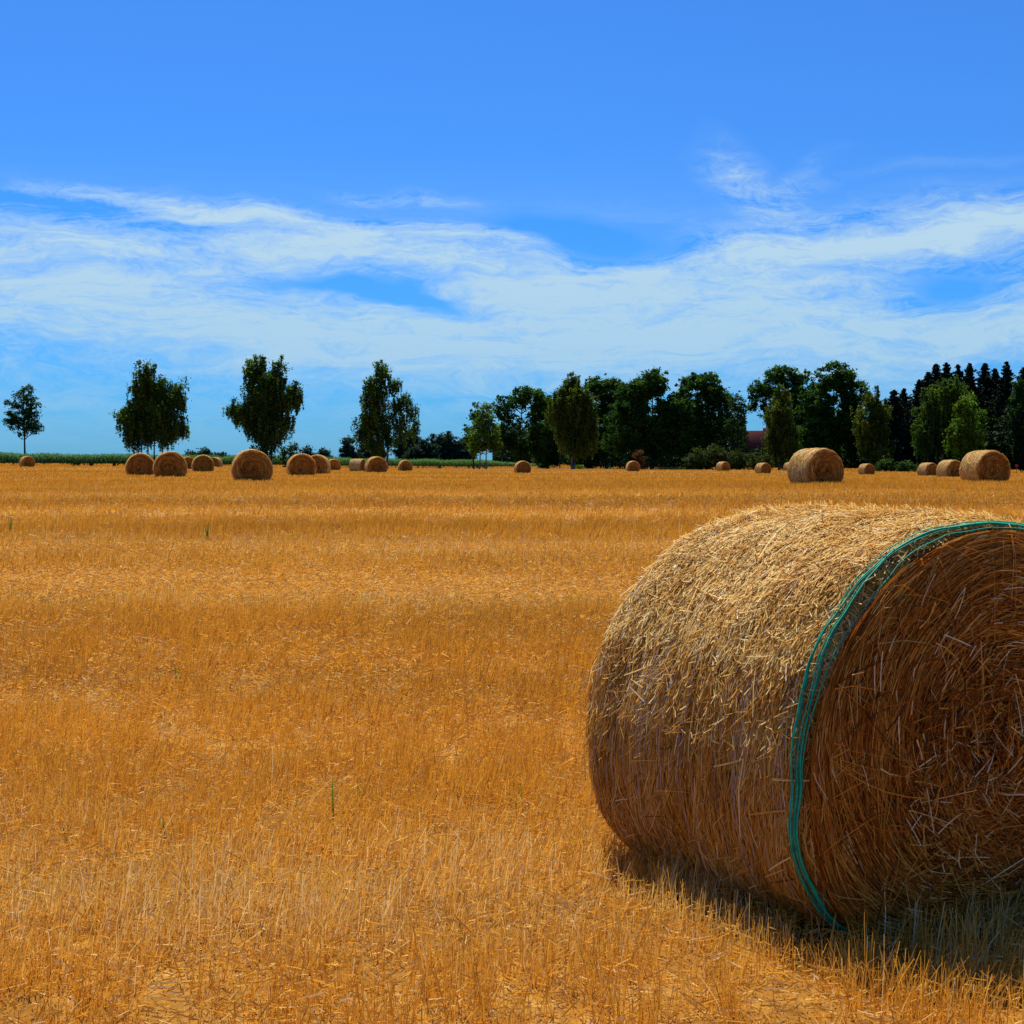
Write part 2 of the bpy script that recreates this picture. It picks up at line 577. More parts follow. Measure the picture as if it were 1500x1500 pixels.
def scatter(d0, d1, dens, wide=.40):
    n = int(dens * (wide * (d1 ** 2 - d0 ** 2)))
    d = np.sqrt(rng.uniform(d0 ** 2, d1 ** 2, n))
    u = rng.uniform(-wide, wide, n)
    return u * d, d


def stubble(d0, d1, dens, wbase, k, hs, wide=.40, lean=.25):
    x, y = scatter(d0, d1, dens, wide)
    v, lit, tuft = band_value(x, y)
    patch = fbm(x * 1.5, y * 1.1, 21, 4)
    keep = rng.random(len(x)) < np.clip(.5 + 1.5 * (patch - .3), .45, 1) * (1 - .3 * lit) * np.clip(-.05 + 2.4 * vnoise(x * 7, y * 5, 51), .16, 1.6)
    keep &= ~inside_near_bale(x, y)
    hole = vnoise(x * 6.5 + 5, y * 4.0, 71) * (.5 + .5 * vnoise(x * 1.1, y * .8, 72))
    keep &= (hole < .56) | (rng.random(len(x)) < .08)
    x, y, v, lit, tuft, patch = (a[keep] for a in (x, y, v, lit, tuft, patch))
    n = len(x)
    z = ground_z(x, y)
    hgt = hs * rng.uniform(.35, 1.1, n) * (.6 + .7 * patch) * (1 - .35 * lit) * (1 + .5 * tuft) * (.62 + .7 * vnoise(x * 4 + 9, y * 3, 52))
    hgt *= np.where(rng.random(n) < .03, 1.35, 1)
    # wind-combed lean with swirls
    la = vnoise(x * .5, y * .5, 31) * 2.2 - .4 + rng.normal(0, 1.1, n)
    lm = np.abs(rng.normal(lean, .22, n))
    lx, ly = np.cos(la) * lm, np.sin(la) * lm * .8
    P = np.zeros((n, k, 3))
    for a in range(k):
        t = a / (k - 1)
        P[:, a, 0] = x + lx * hgt * t ** 1.4
        P[:, a, 1] = y + ly * hgt * t ** 1.4
        P[:, a, 2] = z - .01 + hgt * t * (1 - .12 * lm * t)
    # some broken or drooping tips
    br = rng.random(n) < .25
    P[br, -1, 2] -= hgt[br] * rng.uniform(.1, .6, br.sum())
    P[br, -1, 0] += hgt[br] * rng.normal(0, .3, br.sum())
    fa = rng.uniform(-.9, .9, n)
    side = np.stack([np.cos(fa), np.sin(fa), np.zeros(n)], 1)
    wd = wbase * rng.uniform(.5, 1.3, n)[:, None] * np.linspace(1, .45, k)[None]
    Vb, Qb = ribbons(P, side, wd)
    val = np.clip(.15 + .78 * v + .25 * (patch - .5) + .1 * lit + rng.normal(0, .13, n) + (rng.random(n) < .02) * .3, 0, 1)
    return Vb, Qb, np.repeat(val, k * 2)


def litter(d0, d1, dens, wbase, ls, wide=.40, even=0.0):
    """loose cut straws lying on and between the stubble"""
    x, y = scatter(d0, d1, dens, wide)
    v, lit, tuft = band_value(x, y)
    patch = fbm(x * .9 + 40, y * .6, 61, 4)
    keep = (rng.random(len(x)) < np.clip(.15 + 1.6 * (patch - .4), .03, 1) + lit + even) & ~inside_near_bale(x, y)
    x, y, lit = x[keep], y[keep], lit[keep]
    n = len(x)
    z = ground_z(x, y) + rng.uniform(.004, .07, n)
    a = rng.uniform(0, 2 * np.pi, n); L = ls * rng.uniform(.3, 1.2, n)
    dz = rng.normal(0, .35, n)
    k = 3
    P = np.zeros((n, k, 3)); cv = rng.normal(0, .12, n) * L
    for q in range(k):
        t = q / (k - 1) - .5
        P[:, q, 0] = x + np.cos(a) * L * t - np.sin(a) * cv * (t * t)
        P[:, q, 1] = y + np.sin(a) * L * t + np.cos(a) * cv * (t * t)
        P[:, q, 2] = z + dz * L * t + np.abs(dz * L) * .5
    side = np.stack([-np.sin(a) * .6, np.cos(a) * .6, np.full(n, .8)], 1)
    wd = wbase * rng.uniform(.6, 1.3, n)[:, None] * np.ones((1, k))
    Vb, Qb = ribbons(P, side, wd)
    return Vb, Qb, np.repeat(np.clip(rng.normal(.72, .2, n), 0, 1), k * 2)


def join3(L):
    V, Q = merge([(a, b) for a, b, c in L])
    return V, Q, np.concatenate([c for a, b, c in L])


S = [stubble(3.2, 8, 3800, .0034, 4, .15, .45), stubble(8, 14, 2100, .0048, 3, .15),
     stubble(14, 30, 650, .008, 3, .14), stubble(30, 62, 230, .015, 2, .13), stubble(62, 120, 50, .034, 2, .12), stubble(120, 260, 7, .10, 2, .11),
     litter(3.2, 9, 1200, .0034, .07, .45), litter(3.2, 10, 2600, .0036, .028, .45, 1.0), litter(10, 22, 900, .006, .04, .4, 1.0), litter(9, 20, 700, .005, .055), litter(20, 45, 130, .009, .07)]
V, Q, val = join3(S)
st = mesh_obj('stubble', V, Q, M_stub, v=val)
tag(st, 'golden cut straw stubble covering the whole foreground field', 'stubble', kind='stuff')


# green weeds poking out of the stubble
def weed(px, py, hpx, n, label, spread=.05):
    d = CAMZ * F / (py - HOR)
    for _ in range(6):
        d = (CAMZ - gz((px - 750) / F * d, d)) * F / (py - HOR)
    x = (px - 750) / F * d
    h = hpx / F * d * 1.25
    k = 5
    a = rng.uniform(0, 6.28, n)
    P = np.zeros((n, k, 3)); hh = h * rng.uniform(.5, 1, n); hh[0] = h; sp = rng.uniform(.02, .35, n) * h
    sp[0] = h * .06
    for q in range(k):
        t = q / (k - 1)
        P[:, q, 0] = np.cos(a) * (spread * .2 + sp * t ** 2); P[:, q, 1] = np.sin(a) * (spread * .2 + sp * t ** 2); P[:, q, 2] = hh * t - .01
    side = np.stack([np.sin(a), -np.cos(a), np.zeros(n)], 1); side[0] = (1, 0, 0)
    wd = np.full((n, 1), .009) * np.array([[.6, 1, .9, .6, .1]]) * (d / 6) ** .5
    Vb, Qb = ribbons(P, side, wd)
    o = mesh_obj('grass_weed', Vb, Qb, M_green, v=np.repeat(rng.random(n), k * 2))
    o.location = (x, d, gz(x, d))
    tag(o, label, 'weed', 'green weeds growing through the stubble')


weed(485, 1218, 68, 3, 'tall single green grass blade near the bottom edge, left of centre')
weed(257, 1003, 26, 4, 'short dark green weed alone in the left middle of the stubble')
weed(527, 1185, 36, 6, 'bluish green weed tuft right of the tall green blade')
weed(760, 1185, 36, 6, 'green weed tuft in the stubble left of the huge bale')
weed(864, 1165, 22, 6, 'bright green weed against the lower left side of the huge bale')
weed(303, 790, 22, 7, 'distant green weed clump upper left of the stubble')
weed(14, 782, 24, 5, 'distant green weed at the far left edge of the stubble')
weed(95, 1238, 30, 6, 'green weed tuft in the bottom left corner')
weed(238, 1232, 34, 6, 'low olive weed between the bottom left tuft and the tall blade')


# ------------------------------------------------------------------ bales
def bale_profile(R, L, nphi=96, ns=26, seed=0, crown=.012):
    """barrel surface; axis along Y, front end at y=0, back end at y=L; flat squashed bottom at z=0"""
    s = np.linspace(0, 1, ns)
    s = s * s * (3 - 2 * s)
    ph = np.linspace(0, 2 * np.pi, nphi, endpoint=False)
    PH, SS = np.meshgrid(ph, s)
    return surf(PH, SS, R, L, seed, -.006)


def surf(PH, SS, R, L, seed=0, off=0.0):
    PH, SS = np.broadcast_arrays(np.asarray(PH, float), np.asarray(SS, float))
    e = np.maximum(np.minimum(SS, 1 - SS) * L, -.01)
    rnd = 1 - .045 * np.exp(-(e / .03)) - .012 * np.exp(-(e / .12))
    nz = (fbm(np.cos(PH) * 3 + 9, np.sin(PH) * 3 + SS * 4, seed, 3) - .5) * .045 + (fbm(SS * L * 14, PH * 5 + 20, seed + 2, 2) - .5) * .014
    r = R * (rnd + nz) + off
    x = r * np.cos(PH); z = r * np.sin(PH)
    zf = -.64 * R
    # squash: soft flat bottom and slight sideways bulge
    k = .06
    z = zf + k * np.log1p(np.exp(np.clip((z - zf) / k, -40, 40)))
    x = x * (1 + .03 * np.exp(-((z + .25 * R) / (.4 * R)) ** 2))
    return np.stack([x, SS * L, z - zf], -1)


def grid_faces(ns, nphi):
    i = np.arange(ns - 1)[:, None] * nphi; j = np.arange(nphi)[None]
    return np.stack([i + j, i + (j + 1) % nphi, i + nphi + (j + 1) % nphi, i + nphi + j], -1).reshape(-1, 4)


def end_disc(R, L, front, seed, nphi=96, nr=16, dome=.03):
    ph = np.linspace(0, 2 * np.pi, nphi, endpoint=False)
    rim = surf(ph[None], np.array([[0.0 if front else 1.0]]), R, L, seed, -.006)[0]
    c = np.array([0, 0 if front else L, .64 * R])
    rr = np.linspace(1, .02, nr)
    V = []
    sg = -1 if front else 1
    for r in rr:
        p = c + (rim - c) * r
        p[:, 1] += sg * (dome * (1 - r ** 2) + .02 * (1 - r ** 8) + (fbm(p[:, 0] * 6, p[:, 2] * 6, seed + 5, 3) - .5) * .03 * (1 - r ** 8))
        V.append(p)
    V = np.concatenate(V)
    Q = grid_faces(nr, nphi)
    if front:
        Q = Q[:, ::-1]
    T = np.stack([np.full(nphi, len(V)), (nr - 1) * nphi + (np.arange(nphi) + 1) % nphi, (nr - 1) * nphi + np.arange(nphi)], 1)
    if not front:
        T = T[:, ::-1]
    V = np.concatenate([V, [V[(nr - 1) * nphi:].mean(0)]])
    return V, Q[:, ::-1], T[:, ::-1]


def barrel_straws(n, R, L, seed, wd, lmin, lmax, k=4, jit=.16, wild=.05, lift=.012, phr=(0, 2 * np.pi)):
    ph = rng.uniform(phr[0], phr[1], n); s = rng.uniform(-.006, 1.006, n)
    ln = rng.uniform(lmin, lmax, n) * np.where(rng.random(n) < .15, 1.6, 1)
    a = rng.normal(0, jit, n)
    wl = rng.random(n) < wild
    a[wl] = rng.uniform(-1.5, 1.5, wl.sum())
    base = rng.uniform(.0, lift, n)
    P = np.zeros((n, k, 3))
    lf = np.where(wl, rng.uniform(0, .02, n), np.abs(rng.normal(0, .003, n)))
    bow = rng.normal(0, .15, n) * ln
    for q in range(k):
        t = q / (k - 1) - .5
        pp = ph + np.cos(a) * ln * t / R
        s2 = s + (np.sin(a) * ln * t + bow * t * t) / L
        s2 = np.clip(s2, -.012, 1.012)
        P[:, q] = surf(pp, s2, R, L, seed, base + lf * (t + .5) ** 2 * 1.5)
    nrm = np.stack([np.cos(ph), np.zeros(n), np.sin(ph)], 1)
    T = P[:, -1] - P[:, 0]
    T /= np.linalg.norm(T, axis=1)[:, None] + 1e-9
    side = np.cross(T, nrm) + nrm * rng.normal(0, .42, n)[:, None]
    side /= np.linalg.norm(side, axis=1)[:, None] + 1e-9
    w_ = wd * rng.uniform(.5, 1.35, n)[:, None] * np.array([[.8, 1, 1, .7][:k] if k <= 4 else [1] * k])
    Vb, Qb = ribbons(P, side, w_)
    val = np.clip(rng.normal(.52, .22, n) + .5 * (fbm(s * L * 9, ph * 3 + 30, seed + 9, 3) - .5), 0, 1)
    return Vb, Qb, np.repeat(val, k * 2)


def face_straws(n, R, seed, wd, lmin, lmax, k=5, front=True, L=1.2, dome=.03, core=.35):
    """straws following the wound spiral of the bale end; more tangled towards the core"""
    r = np.sqrt(rng.uniform(.0, .955 ** 2, n)) * R
    r = np.where(rng.random(n) < .18, rng.uniform(.12, core + .1, n) * R, np.maximum(r, rng.uniform(.06, .3, n) * R))
    ph = rng.uniform(0, 2 * np.pi, n)
    ln = rng.uniform(lmin, lmax, n)
    q_ = r / R
    ln *= np.clip(.35 + q_, .35, 1.15)
    spiral = -.22 + .35 * (fbm(np.cos(ph) * 2 + 5, np.sin(ph) * 2 + q_ * 3, seed + 3, 3) - .5) * 2
    a = spiral + rng.normal(0, .13 + .75 * np.exp(-(q_ / .28) ** 2), n)
    wl = rng.random(n) < .05
    a[wl] = rng.uniform(-1.6, 1.6, wl.sum())
    P = np.zeros((n, k, 3))
    ring = fbm(q_ * 13 + np.cos(ph) * .8, np.sin(ph) * .8 + 4, seed + 7, 3)
    lay = rng.uniform(0, .018, n) + .05 * (ring - .35)
    lf = np.abs(rng.normal(0, .004, n)) + np.where(wl, rng.uniform(0, .03, n), 0) + np.exp(-(q_ / .3) ** 2) * np.abs(rng.normal(0, .018, n))
    cen = np.array([0.0, .64 * R])
    sg = -1 if front else 1
    turn = np.cos(a)
    rlim = R * (.965 - np.abs(rng.normal(0, .03, n)))
    for j_ in range(k):
        t = j_ / (k - 1) - .5
        rr = r + np.sin(a) * ln * t
        rr_ = np.maximum(rr, .02)
        pp = ph + turn * ln * t / np.maximum(r, .12)
        rr_ = np.minimum(rr_, rlim)
        x = rr_ * np.cos(pp) - .10 * (1 - (rr_ / R) ** 2); z = rr_ * np.sin(pp)
        zf = -.64 * R; kk = .06
        z = zf + kk * np.log1p(np.exp(np.clip((z - zf) / kk, -40, 40)))
        qq = rr_ / R
        y = dome * (1 - qq ** 2) + .02 * (1 - qq ** 8) + .014 * (1 - qq ** 8) + lay * (1 - .5 * qq ** 6) + lf * (t + .5)
        P[:, j_, 0] = x; P[:, j_, 1] = (0 if front else L) + sg * y; P[:, j_, 2] = z - zf
    T = P[:, -1] - P[:, 0]
    T /= np.linalg.norm(T, axis=1)[:, None] + 1e-9
    nrm = np.tile(np.array([[0, sg * 1.0, 0]]), (n, 1))
    side = np.cross(T, nrm) + nrm * rng.normal(0, .6, n)[:, None]
    side /= np.linalg.norm(side, axis=1)[:, None] + 1e-9
    w_ = wd * rng.uniform(.45, 1.35, n)[:, None] * np.linspace(1, .7, k)[None]
    Vb, Qb = ribbons(P, side, w_)
    val = np.clip(rng.normal(.46, .27, n) - .10 * np.exp(-(q_ / .45) ** 2) + .55 * (ring - .5), 0, np.where(rng.random(n) < .03, 1, .9))
    return Vb, Qb, np.repeat(val, k * 2)


# far bales: three builds of the same kind, then copies
protos = []
for sd_ in (11, 23, 37):
    R0, L0 = .75, 1.2
    G = bale_profile(R0, L0, seed=sd_)
    root = empty('straw_bale', (0, 0, 0))
    ba = mesh_obj('barrel', G.reshape(-1, 3), grid_faces(*G.shape[:2])[:, ::-1], M_barrel, root, smooth=True)
    for fr in (True, False):
        Vd, Qd, Td = end_disc(R0, L0, fr, sd_, dome=.02)
        mesh_obj('end_face', Vd, [Qd, Td], M_face, root, smooth=True)
    a1 = barrel_straws(3800, R0, L0, sd_, .011, .10, .35, 3, .2, .12, .01)
    mesh_obj('straw', a1[0], a1[1], M_straw_top, root, v=a1[2])['kind'] = 'stuff'
    a2 = face_straws(1800, R0, sd_, .011, .10, .4, 4, dome=.02)
    mesh_obj('straw', a2[0], a2[1], M_straw, root, v=a2[2])['kind'] = 'stuff'
    protos.append(root)


def copy_tree(o, parent=None):
    c = o.copy()
    COL.objects.link(c)
    if parent is not None:
        c.parent = parent
    for ch in list(o.children):
        copy_tree(ch, c)
    return c


used = [False] * 3
for bi, (px, t, b, rel, label) in enumerate(BALES):
    d = F * 1.23 / (b - t)
    x = (px - 750) / F * d
    pi_ = bi % 3
    if not used[pi_]:
        o = protos[pi_]; used[pi_] = True
    else:
        o = copy_tree(protos[pi_])
    a = math.atan2(x, d)
    th = R_(rel) - a                      # face normal (sin th, -cos th)
    # centre of the bale at (x, d): local centre is (0, L/2)
    cx = x + math.sin(th) * .6; cy = d - math.cos(th) * .6
    z = min(gz(x, d), gz(x, d - .6), gz(x, d + .6))
    o.location = (cx, cy, z - .02)
    o.rotation_euler = (0, 0, th)
    tag(o, label, 'straw bale', 'round straw bales scattered over the field')

# ------------------------------------------------------------------ the huge near bale
R1, L1, sd1 = NB['R'], NB['L'], 77
near = empty('straw_bale', (NB['c'][0], NB['c'][1], gz(NB['c'][0] - .2, NB['c'][1] + .5) - .01), NB['th'])
tag(near, 'huge round straw bale in the right foreground with green twine round its edge', 'straw bale', 'round straw bales scattered over the field')
G = bale_profile(R1, L1, 160, 40, seed=sd1)
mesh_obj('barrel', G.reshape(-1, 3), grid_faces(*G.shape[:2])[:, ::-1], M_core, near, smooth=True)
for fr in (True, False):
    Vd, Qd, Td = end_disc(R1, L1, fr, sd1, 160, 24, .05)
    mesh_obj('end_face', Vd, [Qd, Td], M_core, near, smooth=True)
# warm brown straw of the barrel: wrapped round, chopped and lifting
a1 = join3([barrel_straws(84000, R1, L1, sd1, .0028, .04, .20, 4, .22, .04, .012),
            barrel_straws(9000, R1, L1, sd1, .0030, .02, .06, 3, .6, .3, .016)])
# chopped broken straw on the sunlit upper half, sunlight put into its pale colour
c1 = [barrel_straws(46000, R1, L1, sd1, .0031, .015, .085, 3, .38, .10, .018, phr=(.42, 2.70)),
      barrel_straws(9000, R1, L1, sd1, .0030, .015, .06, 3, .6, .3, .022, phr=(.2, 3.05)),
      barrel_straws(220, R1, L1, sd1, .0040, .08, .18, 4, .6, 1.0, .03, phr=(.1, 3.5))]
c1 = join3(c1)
mesh_obj('sunlit_chaff', c1[0], c1[1], M_straw_top, near, v=c1[2])['kind'] = 'stuff'
mesh_obj('barrel_straw', a1[0], a1[1], M_wound, near, v=a1[2])['kind'] = 'stuff'
a2 = join3([face_straws(44000, R1, sd1, .0032, .08, .50, 6, dome=.05, L=L1),
            face_straws(1500, R1, sd1 + 1, .0034, .03, .11, 4, dome=.075, L=L1, core=.5)])
a2[2][-1500 * 8:] = np.clip(a2[2][-1500 * 8:] + .15, 0, 1)
# tangled broken straws in the core of the spiral
n = 3600
rc = np.abs(rng.normal(0, .17, n)); pc = rng.uniform(0, 6.28, n); ac = pc + 1.57 + rng.normal(0, .9, n); lc = rng.uniform(.03, .17, n)
cv = rng.normal(0, .25, n); tl = rng.normal(0, .22, n); dep = rng.uniform(0, .05, n)
P = np.zeros((n, 4, 3))
for q in range(4):
    t = q / 3 - .5
    P[:, q, 0] = -.10 + rc * np.cos(pc) + lc * t * np.cos(ac) - cv * lc * t * t * np.sin(ac)
    P[:, q, 2] = .64 * R1 + rc * np.sin(pc) + lc * t * np.sin(ac) + cv * lc * t * t * np.cos(ac)
    P[:, q, 1] = -.075 - dep - np.abs(tl) * lc * (t + .5)
sc_ = np.stack([-np.sin(ac), rng.normal(0, .5, n), np.cos(ac)], 1); sc_ /= np.linalg.norm(sc_, axis=1)[:, None]
Vc, Qc = ribbons(P, sc_, .0032 * rng.uniform(.6, 1.4, n)[:, None] * np.ones((1, 4)))
a2 = join3([a2, (Vc, Qc, np.repeat(np.clip(rng.normal(.42, .3, n) + (rng.random(n) < .06) * .6, 0, 1), 8))])
mesh_obj('end_straw', a2[0], a2[1], M_straw, near, v=a2[2])['kind'] = 'stuff'
a3 = face_straws(9000, R1, sd1, .0045, .1, .4, 4, front=False, L=L1, dome=.05)
mesh_obj('end_straw', a3[0], a3[1], M_straw, near, v=a3[2])['kind'] = 'stuff'
# thin net threads
M_net = plain('net_thread', (.52, .50, .56), .4, .4, .1)
T_ = []
for q in range(34):
    s0 = rng.uniform(.04, .96)
    ph = np.linspace(-.5, 3.9, 90)
    sa = np.clip(s0 + .004 * np.sin(ph * 9 + q) + .006 * (vnoise(ph * 3, ph * 0 + q, 5) - .5), 0, 1)
    P = surf(ph, sa, R1, L1, sd1, .010 + .007 * vnoise(ph * 14, ph * 0 + q, 9))
    Vb, Qb = ribbons(P[None], np.array([[0, 1.0, 0]]), np.full((1, len(ph)), .0015))
    T_.append((Vb, Qb))
V, Q = merge(T_)
mesh_obj('net_wrap', V, Q, M_net, near)
# green twine strands round the front rim
M_tw = plain('green_twine', (.01, .58, .32), .6, .3, .25, 40)
M_tw2 = plain('dark_green_twine', (.006, .28, .15), .6, .3, .25, 40)
for q in range(7):
    ph = np.linspace(-.62, 3.9, 240)
    o0 = .010 + .0075 * q + .004 * (q % 2)
    wob = .030 * (vnoise(ph * 1.7 + q * .4, ph * 0 + q * 1.0, 3) - .5) + .006 * np.sin(ph * (2 + .3 * q) + q)
    # strands lie close together low on the side and spread over the shoulder
    spread = .32 + .55 * np.exp(-((ph - 2.35) / .55) ** 2)
    sa = np.clip((o0 * spread + wob * spread) / L1, -.006, .2)
    P = surf(ph, sa, R1, L1, sd1, .025 + .004 * vnoise(ph * 5, ph * 0 + q, 8))
    Vt, Qt = tube(P, np.full(len(ph), .0017 + .0006 * (q % 3)), 6)
    mesh_obj('twine', Vt, Qt, M_tw if q % 3 != 1 else M_tw2, near, smooth=True)

# ------------------------------------------------------------------ trees
def world_pt(px, py, d):
    return np.array([(px - 750) / F * d, d, CAMZ - (py - HOR) * d / F])


def leaf_faces(C, size, up=.35, droop=0.0):
    """diamond leaf clusters at points C"""
    n = len(C)
    nrm = rng.normal(0, 1, (n, 3)); nrm[:, 2] = np.abs(nrm[:, 2]) + up
    nrm /= np.linalg.norm(nrm, axis=1)[:, None]
    r = rng.normal(0, 1, (n, 3)); r[:, 2] -= droop * 2
    a = np.cross(nrm, r); a /= np.linalg.norm(a, axis=1)[:, None] + 1e-9
    b = np.cross(nrm, a)
    s = (size * rng.uniform(.6, 1.35, n))[:, None]
    w_ = .55
    V = np.stack([C + b * s, C + a * s * w_, C - b * s, C - a * s * w_], 1).reshape(-1, 3)
    Q = np.arange(n * 4).reshape(-1, 4)
    return V, Q


def make_tree(name, d, blobs, trunk_px, base_y, mat, label, bark=None, style='broad', leaf=.26, dens=1.0, clump=.8,
              stems=None, group=None, cat='tree', twigs=26, lean=0.0, fill=1.0):
    """blobs: (px, py, half width px, half height px) read at the tree's own distance d, given depth in metres"""
    bx = (trunk_px - 750) / F * d
    gzv = gz(bx, d)
    o = empty(name, (bx, d, gzv))
    sc = d / F
    C = []; val = []; tips = []
    for (px, py, hw, hh, *kd) in blobs:
        kd = kd[0] if kd else 1.0
        c = world_pt(px, py, d) - np.array([bx, d, gzv])
        rx, rz = hw * sc, hh * sc
        ry = min(rx, rz * 1.3) * .95
        ry = max(ry, .5)
        c[1] += rng.uniform(-.25, .25) * ry
        vol = rx * rz * ry
        nc = max(8, int(2.1 * dens * (rx * rz + rx * ry) / clump ** 2 * fill * kd))
        u = rng.normal(0, 1, (nc, 3)); u /= np.linalg.norm(u, axis=1)[:, None]
        rr = rng.random(nc) ** .45 * 1.06
        cc = c + u * rr[:, None] * np.array([rx, ry, rz]) * .93
        spr = rng.random(nc) < .22
        cc[spr] = c + (cc[spr] - c) * rng.uniform(1.0, 1.28, spr.sum())[:, None]
        for p in cc[:max(2, nc // 7)]:
            tips.append(p)
        for p, sp_ in zip(cc, spr):
            cr = clump * rng.uniform(.5, 1.25) * (.5 if sp_ else 1)
            tone = rng.normal(.45, .24)
            if style == 'weep':
                ns = int(rng.integers(3, 7))
                for _ in range(ns):
                    st_ = p + rng.normal(0, cr * .55, 3)
                    ln = rng.uniform(.8, 2.6) * min(1.0, rz / 3)
                    m = int(ln * 11 * dens) + 3
                    t = rng.random(m)
                    q = st_[None] + np.stack([rng.normal(0, .10, m) + lean * t * ln, rng.normal(0, .10, m), -t * ln], 1)
                    C.append(q); val.append(np.clip(tone + rng.normal(0, .12, m), 0, 1))
                m = int(30 * dens)
            else:
                m = int(62 * dens * (cr / .8) ** 1.5) + 8
            q = p[None] + rng.normal(0, 1, (m, 3)) * np.array([cr, cr, cr * .75]) * .55
            C.append(q); val.append(np.clip(tone + rng.normal(0, .14, m), 0, 1))
    C = np.concatenate(C); val = np.concatenate(val)
    keep = C[:, 2] > .15
    C, val = C[keep], val[keep]
    Vl, Ql = leaf_faces(C, leaf, droop=.6 if style == 'weep' else 0)
    crown = mesh_obj('crown', Vl, Ql, mat, o, v=np.repeat(val, 4))
    # trunk and limbs
    top = max(c[2] for c in C) * .8
    parts = []
    hgt = max(C[:, 2])
    stems = stems or [trunk_px]
    tr = max(.07, hgt * .014) / (len(stems) ** .4)
    paths = []
    cm = C.mean(0)
    for s_ in stems:
        sx = (s_ - trunk_px) * sc
        e = np.array([cm[0] * .7 + sx * 1.6, cm[1] * .5, hgt * .86])
        p = []
        kx, ky = rng.normal(0, .25, 2)
        for t in np.linspace(0, 1, 9):
            p.append([sx + (e[0] - sx) * t ** 1.5 + kx * math.sin(t * 5) * .5, e[1] * t + ky * math.sin(t * 4) * .5, -.1 + (e[2] + .1) * t])
        p = np.array(p)
        paths.append(p)
        parts.append(tube(p, tr * (1 - .86 * np.linspace(0, 1, 9)) * np.array([1.35] + [1] * 8), 7))
    sel = rng.permutation(len(tips))[:twigs]
    for k_ in sel:
        tip = np.asarray(tips[k_])
        p = paths[rng.integers(len(paths))]
        hz = np.clip(tip[2] - np.linalg.norm(tip[:2]) * .7, hgt * .18, hgt * .8)
        i_ = int(np.argmin(np.abs(p[:, 2] - hz)))
        s0 = p[i_]
        mid = (s0 + tip) / 2 + np.array([0, 0, .12 * np.linalg.norm(tip - s0)])
        ts = np.linspace(0, 1, 6)[:, None]
        cur = (1 - ts) ** 2 * s0 + 2 * ts * (1 - ts) * mid + ts ** 2 * tip
        parts.append(tube(cur, tr * .42 * (1 - .8 * ts[:, 0]), 5))
    Vt, Qt = merge(parts)
    mesh_obj('trunk', Vt, Qt, bark or M_bark, o, smooth=True)
    tag(o, label, cat, group)
    return o


def make_spruce(px, top_y, base_y, d, hw, label, group='dark spruces at the right edge of the wood'):
    bx = (px - 750) / F * d
    g0 = gz(bx, d)
    o = empty('spruce_tree', (bx, d, g0))
    H = CAMZ - (top_y - HOR) * d / F - g0
    W = hw * d / F
    C = []; val = []
    z = H - .15
    parts = [tube(np.array([[0, 0, -.1], [.05, 0, H * .5], [0, 0, H]]), [H * .014, H * .009, .02])]
    while z > 1.2:
        f = (H - z) / H
        rad_ = 1.2 * W * min(1, f * 1.3) ** .82 * rng.uniform(.4, 1.25) + .10
        nb = int(5 + 9 * f)
        a0 = rng.uniform(0, 6.28)
        for q in range(nb):
            a = a0 + q * 6.283 / nb + rng.normal(0, .2)
            L = rad_ * rng.uniform(.5, 1.3)
            m = int(L * 26) + 5
            t = rng.random(m) ** .8
            zz = z + .25 * L * np.sin(t * 2.2) * (1 - f) * .6 - .28 * L * t ** 1.6 + (.22 * L * (t > .8))
            wid = (.12 + .28 * L * (1 - t) * .5)
            pts = np.stack([np.cos(a) * L * t + rng.normal(0, 1, m) * wid * .6, np.sin(a) * L * t + rng.normal(0, 1, m) * wid * .6,
                            zz - np.abs(rng.normal(0, .2, m)) * (.3 + f)], 1)
            C.append(pts); val.append(np.clip(rng.normal(.45, .25, m), 0, 1))
            if f < .7:
                parts.append(tube(np.array([[0, 0, z], [np.cos(a) * L * .85, np.sin(a) * L * .85, z - .12 * L]]), [.035, .01], 3))
        z -= (.20 + .16 * f) * rng.uniform(.5, 1.5)
    C = np.concatenate(C); val = np.concatenate(val)
    C = C[C[:, 2] > .1]; val = val[:len(C)]
    Vl, Ql = leaf_faces(C, .22, up=.2, droop=.3)
    mesh_obj('crown', Vl, Ql, M_spruce, o, v=np.repeat(val, 4))
    Vt, Qt = merge(parts)
    mesh_obj('trunk', Vt, Qt, M_bark, o)
    tag(o, label, 'spruce', group)


